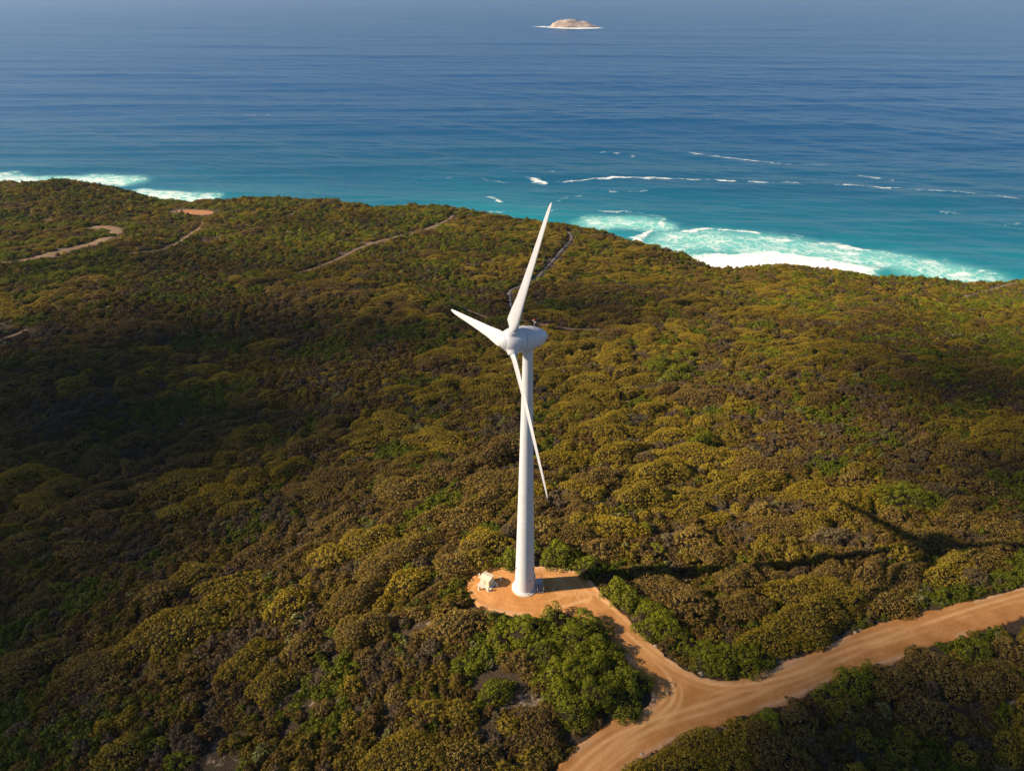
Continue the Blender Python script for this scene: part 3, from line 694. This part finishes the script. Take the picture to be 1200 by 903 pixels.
addattr(sea, 'shore', np.clip(sd, 0, 2000)); addattr(sea, 'foam', foam); addattr(sea, 'milk', milk)
setp(sea, kind='structure')

# ------------------------------------------------------------------ granite island
bm = bmesh.new(); bmesh.ops.create_icosphere(bm, subdivisions=5, radius=1)
for v in bm.verts:
    x, y, z = v.co; a = math.atan2(y, x)
    e = 1+.12*math.cos(2*a+1)+.1*math.cos(3*a+.5)
    n = float(fbm(np.array(x*2.2+5), np.array(y*2.2+z*1.5), 71, 4))-.5; n2 = float(fbm(np.array(x*7+2), np.array(y*7+z*6), 72, 3))-.5
    prof = max(0, z)**.8
    h = prof*(24+26*n)*(1-.30*x)*(1.0 if x < .5 else 1-.6*(x-.5))+n2*6 if z > 0 else z*12
    v.co = (x*82*e*(1+.1*n), y*62*e, h*1.0)
me = bpy.data.meshes.new('granite_island'); bm.to_mesh(me); bm.free()
m, nt = newmat('pink_granite'); b = NB(nt); co = b.n('ShaderNodeTexCoord').outputs['Object']
n1 = b.noise(co, .05, 6, .65); sz = b.n('ShaderNodeSeparateXYZ'); b.l(co, sz.inputs[0])
c = b.mix(b.mapr(n1, .35, .65), (.20, .15, .13), (.44, .36, .32)); c = b.mix(b.mapr(b.math('ADD', sz.outputs[2], b.math('MULTIPLY', n1, 12)), 10, 6), c, (.10, .075, .065))
b.out(b.bsdf(c, .9, .2)); me.materials.append(m)
isl = bpy.data.objects.new('granite_island', me); col.objects.link(isl); isl.location = (ISL[0], ISL[1], SEA-1)
for pl in me.polygons: pl.use_smooth = True
setp(isl, label='small pale pink granite island ringed by white surf near the horizon', category='island')

# ------------------------------------------------------------------ wind turbine
m, nt = newmat('white_turbine_paint'); b = NB(nt); co = b.n('ShaderNodeTexCoord').outputs['Object']
n1 = b.noise(b.scaled(co, 3, 3, .15), 1.2, 5, .6); n2 = b.noise(co, .8, 4)
c = b.mix(b.mapr(b.math('MULTIPLY', n1, n2), .22, .42, 0, .5), (.58, .605, .66), (.46, .465, .475)); b.out(b.bsdf(c, .38, .4)); WPAINT = m
CONC = mat_plain('pale_concrete', (.50, .47, .43), .9, .2, .18, 2)
STEEL = mat_plain('galvanised_steel', (.40, .41, .42), .5, .5, .15, 6, .4)
DARK = mat_plain('dark_opening', (.03, .03, .035), .6, .3, .2, 4)
REDP = mat_plain('warning_red', (.45, .05, .03), .5, .4, .1, 8)
LOGO = mat_plain('dark_decal', (.16, .10, .10), .6, .3, .2, 8)
def empty(name, loc, **kw):
    o = bpy.data.objects.new(name, None); col.objects.link(o); o.location = loc; o.empty_display_size = .5; return setp(o, **kw)
def link(name, bm, mat, parent, smooth_=True, mats=()):
    bmesh.ops.recalc_face_normals(bm, faces=bm.faces)
    me = bpy.data.meshes.new(name); bm.to_mesh(me); bm.free(); me.materials.append(mat)
    for x in mats: me.materials.append(x)
    if smooth_:
        me.polygons.foreach_set('use_smooth', np.ones(len(me.polygons), bool))
        try: me.set_sharp_from_angle(angle=R(38))
        except Exception: pass
    o = bpy.data.objects.new(name, me); col.objects.link(o); o.parent = parent; return o
def lathe(prof, n=48, bm=None, mtx=None, cap=True):
    bm = bm or bmesh.new(); rings = []
    for z, r in prof:
        rg = []
        for k in range(n):
            a = 6.28318530718*k/n; v = Vector((r*math.cos(a), r*math.sin(a), z)); rg.append(bm.verts.new(mtx@v if mtx else v))
        rings.append(rg)
    for a, b_ in zip(rings, rings[1:]):
        for k in range(n): bm.faces.new((a[k], a[(k+1) % n], b_[(k+1) % n], b_[k]))
    if cap: bm.faces.new(rings[0][::-1]); bm.faces.new(rings[-1])
    return bm
def box(bm, c, s, mtx=None, bev=0.0):
    t = bmesh.new(); bmesh.ops.create_cube(t, size=1)
    for v in t.verts: v.co = Vector((v.co.x*s[0], v.co.y*s[1], v.co.z*s[2]))
    if bev: bmesh.ops.bevel(t, geom=t.edges[:], offset=bev, segments=2, affect='EDGES', clamp_overlap=True)
    M = Matrix.Translation(c); M = mtx@M if mtx else M
    mp = {v: bm.verts.new(M@v.co) for v in t.verts}
    for f in t.faces: bm.faces.new([mp[v] for v in f.verts])
    t.free(); return bm
def bar(bm, a, b_, r, n=8):
    a, b_ = Vector(a), Vector(b_); d = b_-a; M = Matrix.Translation(a)@d.to_track_quat('Z', 'Y').to_matrix().to_4x4()
    return lathe([(0, r), (d.length, r)], n, bm, M)
tz = float(height([TB[0]], [TB[1]])[0])+.03
wt = empty('wind_turbine', (TB[0], TB[1], tz), label='tall white three-bladed wind turbine standing on the orange sand pad', category='wind turbine')
r0, r1, ht = 1.66, .66, HUB-1.25
prof = [(.25, r0)]
for k in range(1, 40):
    z = .25+(ht-.25)*k/39; t = k/39; prof.append((z, r0+(r1-r0)*(t**.85)))
link('tower', lathe(prof, 64), WPAINT, wt)
for zz_ in (15.5, 31.0):                           # flange seams
    t = (zz_-.25)/(ht-.25); rr_ = r0+(r1-r0)*t**.85
    link('seam_ring', lathe([(zz_-.05, rr_-.02), (zz_-.04, rr_+.012), (zz_+.04, rr_+.012), (zz_+.05, rr_-.02)], 64, cap=False), WPAINT, wt)
link('foundation', lathe([(-.4, 2.15), (.12, 2.15), (.2, 2.07), (.25, 1.95), (.25, 1.5)], 64), CONC, wt)
link('base_flange', lathe([(.245, 1.85), (.36, 1.85), (.38, 1.82), (.38, 1.6)], 64), WPAINT, wt)
Md = Matrix.Rotation(R(8), 4, 'Z')                 # door faces right
db = bmesh.new(); box(db, (1.60, 0, 2.05), (.10, .95, 2.2), Md, .03)
door = link('door', db, WPAINT, wt)
hb = bmesh.new(); box(hb, (1.68, .35, 2.0), (.06, .04, .2), Md, .01); link('handle', hb, STEEL, door)
for zz_, a_ in ((2.9, -60), (5.0, -155), (5.0, -28), (1.1, -150)):
    t = (zz_-.25)/(ht-.25); rr_ = r0+(r1-r0)*t**.85; vb = bmesh.new(); box(vb, (rr_+.01, 0, zz_), (.10, .2, .26), Matrix.Rotation(R(a_), 4, 'Z'), .02); link('vent', vb, DARK, wt)
for k in range(2):
    vb = bmesh.new(); zz_ = 22+12*k; t = (zz_-.25)/(ht-.25); rr_ = r0+(r1-r0)*t**.85
# access steps on the right of the tower
asx = empty('access_steps', (TB[0]+1.72, TB[1]+.3, tz), label='small grey metal steps and landing at the turbine tower door', category='steps'); asx.rotation_euler.z = R(8)
lb = bmesh.new(); box(lb, (.62, 0, .95), (1.15, 1.3, .06)); link('landing', lb, STEEL, asx, False)
sb = bmesh.new()
for k in range(4): box(sb, (.62, -.82-.27*k, .76-.2*k), (.9, .26, .04))
link('tread', sb, STEEL, asx, False)
rb = bmesh.new()
for x in (.12, 1.12):
    for y in (-.6, .6): bar(rb, (x, y, 0), (x, y, 2.0), .03)
bar(rb, (1.12, -.6, 2.0), (1.12, .6, 2.0), .025); bar(rb, (.12, .6, 2.0), (1.12, .6, 2.0), .025); bar(rb, (1.12, -.6, 1.5), (1.12, .6, 1.5), .02)
for x in (.12, 1.12): bar(rb, (x, -.6, 2.0), (x, -1.75, 1.05), .025); bar(rb, (x, -1.75, 0), (x, -1.75, 1.05), .025)
link('handrail', rb, STEEL, asx)
# nacelle, hub and blades
PSI, TILT, PHASE, RAD, OVER = R(206), R(5), .338, 20.65, 2.62
n = Vector((math.cos(PSI)*math.cos(TILT), math.sin(PSI)*math.cos(TILT), math.sin(TILT)))
side = Vector((-math.sin(PSI), math.cos(PSI), 0)); up = n.cross(side); up = up if up.z > 0 else -up
NM = Matrix((side, n.cross(side), n)).transposed().to_4x4()           # local z = rotor axis
NM.translation = Vector((0, 0, HUB))
nac = link('nacelle', lathe([(-2.86, .03), (-2.84, .22), (-2.74, .44), (-2.5, .70), (-2.1, 1.0), (-1.5, 1.28), (-.8, 1.50), (0, 1.66), (.6, 1.73), (.92, 1.73), (.92, 1.4)], 64, mtx=NM), WPAINT, wt)
yb = bmesh.new(); lathe([(HUB-2.0, .72), (HUB-1.2, .72), (HUB-1.0, .85)], 48, yb); link('yaw_collar', yb, WPAINT, wt)
mb = bmesh.new(); bar(mb, NM@Vector((0, 0, -.9))+Vector((0, 0, 1.2)), NM@Vector((0, 0, -.9))+Vector((0, 0, 2.45)), .035)
top = NM@Vector((0, 0, -.9))+Vector((0, 0, 2.2)); bar(mb, top-side*.35, top+side*.35, .025)
for s_ in (-.35, .35):
    lathe([(0, .03), (.12, .09), (.22, .03)], 12, mb, Matrix.Translation(top+side*s_))
link('wind_sensor', mb, STEEL, nac)
lb = bmesh.new(); lathe([(0, .1), (.22, .09), (.27, .04)], 16, lb, Matrix.Translation(NM@Vector((0, 0, -.9))+Vector((0, 0, 2.45)))); link('beacon', lb, REDP, nac)
hb = bmesh.new(); box(hb, (0, 1.53 if (n.cross(side)).z > 0 else -1.53, -.1), (.8, .08, .9), NM, .03); link('roof_hatch', hb, WPAINT, nac)
gb = bmesh.new(); lathe([(0, .34), (.02, .34)], 24, gb, NM@Matrix.Translation((0, 0, -2.3))@Matrix.Rotation(R(90), 4, 'X')@Matrix.Translation((0, .12, .0)))
gb.free()
# small dark vent on the rear flank that faces the camera
fl = bmesh.new(); vdir = (Vector((0, 0, CAMZ))-Vector((TB[0], TB[1], HUB))).normalized(); lat = (vdir-n*vdir.dot(n)).normalized(); lat = (lat*.8+Vector((0, 0, -.6))).normalized(); lat = (lat-n*lat.dot(n)).normalized(); tang = n.cross(lat)
M2 = Matrix((tang, (n*.93+lat*.42).normalized(), (lat*.93-n*.42).normalized())).transposed().to_4x4(); M2.translation = NM@Vector((0, 0, -2.28))+lat*.86
lathe([(-.05, .24), (.03, .24)], 20, fl, M2); link('rear_vent', fl, LOGO, nac)
hub = link('hub', lathe([(.97, 1.45), (.97, 1.73), (1.3, 1.75), (2.0, 1.73), (2.7, 1.61), (3.2, 1.40), (3.58, 1.05), (3.60, .98), (3.63, 1.01), (3.9, .78), (4.1, .5), (4.2, .22), (4.22, .02)], 64, mtx=NM), WPAINT, wt)
def naca(t, npt=14):
    x = .5*(1-np.cos(np.linspace(0, math.pi, npt))); y = 5*t*(.2969*np.sqrt(x)-.126*x-.3516*x**2+.2843*x**3-.1036*x**4)
    return np.concatenate([np.stack([x, y], -1), np.stack([x[::-1][1:-1], -y[::-1][1:-1]], -1)])
BPITCH = R(5)
def blade_bm():
    bm = bmesh.new(); rings = []; K = 26
    circ = naca(.2); ang = np.linspace(0, 2*math.pi, len(circ), endpoint=False)
    for r_, ch, th_, tw, bl in [(1.45, .98, 1, 14, 0), (1.75, .98, 1, 14, 0), (2.1, 1.30, .55, 14, .55), (2.5, 2.04, .36, 13.5, 1), (3.2, 2.08, .30, 12, 1), (4.5, 1.93, .26, 9.5, 1), (6.5, 1.59, .22, 7, 1), (9, 1.37, .19, 4.5, 1), (12, 1.12, .17, 2.5, 1), (15, 0.90, .155, 1.2, 1), (17.5, 0.72, .145, .5, 1), (19.3, 0.56, .14, 0, 1), (20.1, .40, .13, 0, 1), (20.5, .26, .12, 0, 1), (20.65, .08, .12, 0, 1)]:
        sec = naca(th_ if bl == 1 else .5); rg = []
        cir = np.stack([.5-.5*np.cos(ang), .5*np.sin(ang)], -1)
        pr = sec*bl+cir*(1-bl) if bl < 1 else sec
        for x, y in pr:
            X_, Y_ = (x-.32*bl-.5*(1-bl))*ch, y*ch
            a = R(tw)+BPITCH; rg.append(bm.verts.new((X_*math.cos(a)-Y_*math.sin(a), X_*math.sin(a)+Y_*math.cos(a), r_)))
        rings.append(rg)
    m_ = len(rings[0])
    for a, b_ in zip(rings, rings[1:]):
        for k in range(m_): bm.faces.new((a[k], a[(k+1) % m_], b_[(k+1) % m_], b_[k]))
    bm.faces.new(rings[0][::-1]); bm.faces.new(rings[-1]); return bm
bl0 = link('blade', blade_bm(), WPAINT, wt)
sl0 = link('root_collar', lathe([(1.2, .80), (1.6, .72), (1.84, .66), (1.86, .62), (1.86, .48)], 40), WPAINT, None)
for k in range(3):
    o = bl0 if k == 0 else bl0.copy(); c_ = sl0 if k == 0 else sl0.copy()
    if k: col.objects.link(o); col.objects.link(c_); o.parent = wt
    a = PHASE-k*2*math.pi/3
    d = (up*math.cos(a)+side*math.sin(a)).normalized(); tdir = n.cross(d)
    M = Matrix((-tdir, n, d)).transposed().to_4x4(); M.translation = Vector((0, 0, HUB))+n*OVER
    if M.determinant() < 0: M = Matrix((tdir, n, d)).transposed().to_4x4(); M.translation = Vector((0, 0, HUB))+n*OVER
    o.matrix_local = M; c_.parent = o

# ------------------------------------------------------------------ transformer kiosk with its slab and bollards
CREAM = mat_plain('cream_paint', (.60, .55, .43), .55, .35, .06, 1.2)
kp = unproject(571, 684.5); kz = float(height([kp[0]], [kp[1]])[0])+.03
kq = empty('transformer_kiosk', (kp[0], kp[1], kz), label='small cream transformer kiosk with sloping lid beside the turbine tower', category='kiosk'); kq.rotation_euler.z = R(-32)
sb = bmesh.new(); box(sb, (0, 0, .08), (2.6, 2.15, .3), None, .03); link('slab', sb, CONC, kq)
bb = bmesh.new(); box(bb, (0, 0, 1.06), (1.75, 1.4, 1.6), None, .03); body = link('cabinet', bb, CREAM, kq)
rb = bmesh.new(); 
for s_ in (-1, 1):
    M = Matrix.Translation((0, s_*.385, 1.95))@Matrix.Rotation(R(-12*s_), 4, 'X'); box(rb, (0, 0, 0), (1.9, .83, .07), M, .015)
link('roof', rb, CREAM, kq)
for x in (-.425, .425):
    d_ = bmesh.new(); box(d_, (x, -.715, 1.02), (.80, .05, 1.36), None, .015); dd_ = link('door', d_, CREAM, kq)
    h_ = bmesh.new(); box(h_, (x-.3*np.sign(x), -.76, 1.05), (.04, .05, .18), None, .01); link('handle', h_, DARK, dd_)
v_ = bmesh.new()
for k in range(6): box(v_, (.89, 0, .7+.12*k), (.03, .8, .05), Matrix.Identity(4))
link('vent', v_, CREAM, kq, False)
boll = None
for k, (bx, by, ll) in enumerate([(562, 676, 'at the back left of the kiosk slab'), (561.5, 691, 'at the front left of the kiosk slab'), (572.3, 692.5, 'nearest the camera, at the kiosk slab corner'), (582.2, 687.2, 'at the front right of the kiosk slab'), (586.6, 679.5, 'standing off to the right, towards the tower')]):
    p_ = unproject(bx, by); r_ = empty('bollard', (p_[0], p_[1], float(height([p_[0]], [p_[1]])[0])+.0), label='short cream bollard '+ll, category='bollard', group='bollards around the transformer kiosk')
    if boll is None:
        post = link('post', lathe([(-.1, .13), (.82, .13), (.87, .11), (.89, .05)], 20), CREAM, r_); band = link('foot', lathe([(-.1, .22), (.06, .22), (.08, .2)], 20), CONC, r_); boll = (post, band)
    else:
        for s_ in boll:
            c_ = s_.copy(); col.objects.link(c_); c_.parent = r_
# stones along the road edges
STONE = mat_plain('pale_stone', (.36, .29, .22), .9, .2, .25, 5)
stones = [(822, 789, 'pale loose stone on the verge where the side track meets the main road', .38), (744, 735, 'small pale stone on the right verge of the side track', .22), (768, 757, 'flat pale stone on the side track verge above the junction', .25), (1002, 741, 'pale stone on the far edge of the main road', .25), (752, 884, 'pale stone lying on the near edge of the main road at the bottom', .24), (645, 893, 'small pale stone at the left edge of the road bottom', .2)]
for k, (sx0, sy0, lb_, sr) in enumerate(stones):
    bm = bmesh.new(); bmesh.ops.create_icosphere(bm, subdivisions=3, radius=1)
    for v in bm.verts:
        q_ = 1+.5*(float(fbm(np.array(v.co.x*1.3+k*9), np.array(v.co.y*1.3+v.co.z*1.7), 80, 3))-.5); v.co = Vector((v.co.x*sr*1.3*q_, v.co.y*sr*q_, v.co.z*sr*.6*q_))
    o = link('stone', bm, STONE, None); p_ = unproject(sx0, sy0); o.location = (p_[0], p_[1], float(height([p_[0]], [p_[1]])[0])+.1); o.rotation_euler.z = k*1.3
    setp(o, label=lb_, category='stone')

# ------------------------------------------------------------------ unseen clouds added up-sun, puffs placed to darken chosen parts of the heath
SHADE = [  # photo px, py, plan radius x, y (m), cover
    (60, 560, 60, 52, .60), (200, 480, 76, 58, .46), (60, 450, 66, 44, .52), (330, 420, 58, 36, .34), (320, 520, 44, 34, .32), (180, 600, 46, 22, .42), (20, 660, 32, 20, .6), (470, 470, 30, 26, .25), (420, 380, 60, 24, .38), (590, 362, 60, 22, .45),
    (60, 890, 30, 15, 1.2), (-40, 800, 28, 28, 1.3), (250, 905, 28, 9, .55), (1090, 870, 30, 14, 4.0), (950, 900, 22, 8, 2.6), (1200, 845, 24, 14, 3.0), (100, 310, 110, 34, .34), (330, 300, 80, 34, .25), (1270, 450, 80, 66, .6), (1260, 560, 30, 30, .5)]
m, nt = newmat('shade_cloud_white'); b = NB(nt); b.out(b.bsdf((.85, .85, .86), 1.0, 0.0)); SHADE_CLOUD = m
CH = 1500.0; offs = SUN*(CH/SUN[2])
ico = bmesh.new(); bmesh.ops.create_icosphere(ico, subdivisions=2, radius=1); icv = np.array([v.co[:] for v in ico.verts]); icf = np.array([[v.index for v in f.verts] for f in ico.faces]); ico.free()
for px, py, rx, ry, cov in SHADE:
    c0 = unproject(px, py); zc = float(height([c0[0]], [c0[1]])[0])
    npuff = max(4, int(.36*cov*math.pi*rx*ry*2.2/(math.pi*55)))
    a = rng.normal(size=(npuff, 2))*.62
    VV, FF = [], []
    for k in range(npuff):
        r_ = rng.uniform(5, 9.5); c_ = np.array([c0[0]+a[k, 0]*rx, c0[1]+a[k, 1]*ry, zc])+offs+SUN*rng.normal(0, 18)
        FF.append(icf+len(VV)*len(icv)); VV.append(icv*r_*np.array([1.2, 1.2, .9])+c_)
    o = fast_mesh('shade_cloud', np.vstack(VV), np.vstack(FF), SHADE_CLOUD); setp(o, kind='structure')

# ------------------------------------------------------------------ haze over the sea
hz = bmesh.new(); box(hz, (0, 12000, (SEA-1-20+CAMZ+6)/2), (56000, 30000, CAMZ+6-(SEA-21)))
me = bpy.data.meshes.new('haze'); hz.to_mesh(me); hz.free()
m, nt = newmat('sea_haze'); b = NB(nt); pv = b.n('ShaderNodeVolumePrincipled'); pv.inputs['Color'].default_value = (.44, .62, 1, 1); pv.inputs['Density'].default_value = 5e-5; pv.inputs['Anisotropy'].default_value = .2
o_ = b.n('ShaderNodeOutputMaterial'); b.l(pv.outputs[0], o_.inputs['Volume']); m.cycles.homogeneous_volume = True
me.materials.append(m); haze = bpy.data.objects.new('haze', me); col.objects.link(haze); setp(haze, kind='stuff')

# ------------------------------------------------------------------ light, world, camera
w = bpy.data.worlds.new('World'); scene.world = w; w.use_nodes = True; nt = w.node_tree
sky = nt.nodes.new('ShaderNodeTexSky'); sky.sky_type = 'NISHITA'; sky.sun_disc = False; sky.sun_elevation = SUN_EL; sky.sun_rotation = SUN_AZ; sky.altitude = 50; sky.dust_density = .4; sky.ozone_density = 3.0
bg = nt.nodes['Background']; nt.links.new(sky.outputs[0], bg.inputs[0]); bg.inputs[1].default_value = .05
sl = bpy.data.lights.new('sun', 'SUN'); sl.energy = 5.0; sl.angle = R(.75); sl.color = (1, .80, .55)
so = bpy.data.objects.new('sun', sl); col.objects.link(so); so.rotation_euler = Vector(SUN).to_track_quat('Z', 'Y').to_euler()
cd = bpy.data.cameras.new('camera'); cd.sensor_width = 36; cd.lens = 36*F/1200; cd.clip_end = 60000; cd.clip_start = .5
co_ = bpy.data.objects.new('camera', cd); col.objects.link(co_); co_.location = (0, 0, CAMZ); co_.rotation_euler = (math.pi/2-PITCH, 0, 0); scene.camera = co_
scene.view_settings.view_transform = 'Standard'; scene.view_settings.look = 'None'; scene.view_settings.exposure = 1.0; scene.view_settings.gamma = 1; scene.view_settings.use_curve_mapping = False
scene.cycles.max_bounces = 5; scene.cycles.diffuse_bounces = 2; scene.cycles.glossy_bounces = 2; scene.cycles.transmission_bounces = 2; scene.cycles.volume_bounces = 0; scene.cycles.transparent_max_bounces = 4
scene.cycles.use_denoising = True
print('mounds', len(MX), 'indiv', len(SHRUBS), 'instances', len(I_pos), len(ug.data.vertices))
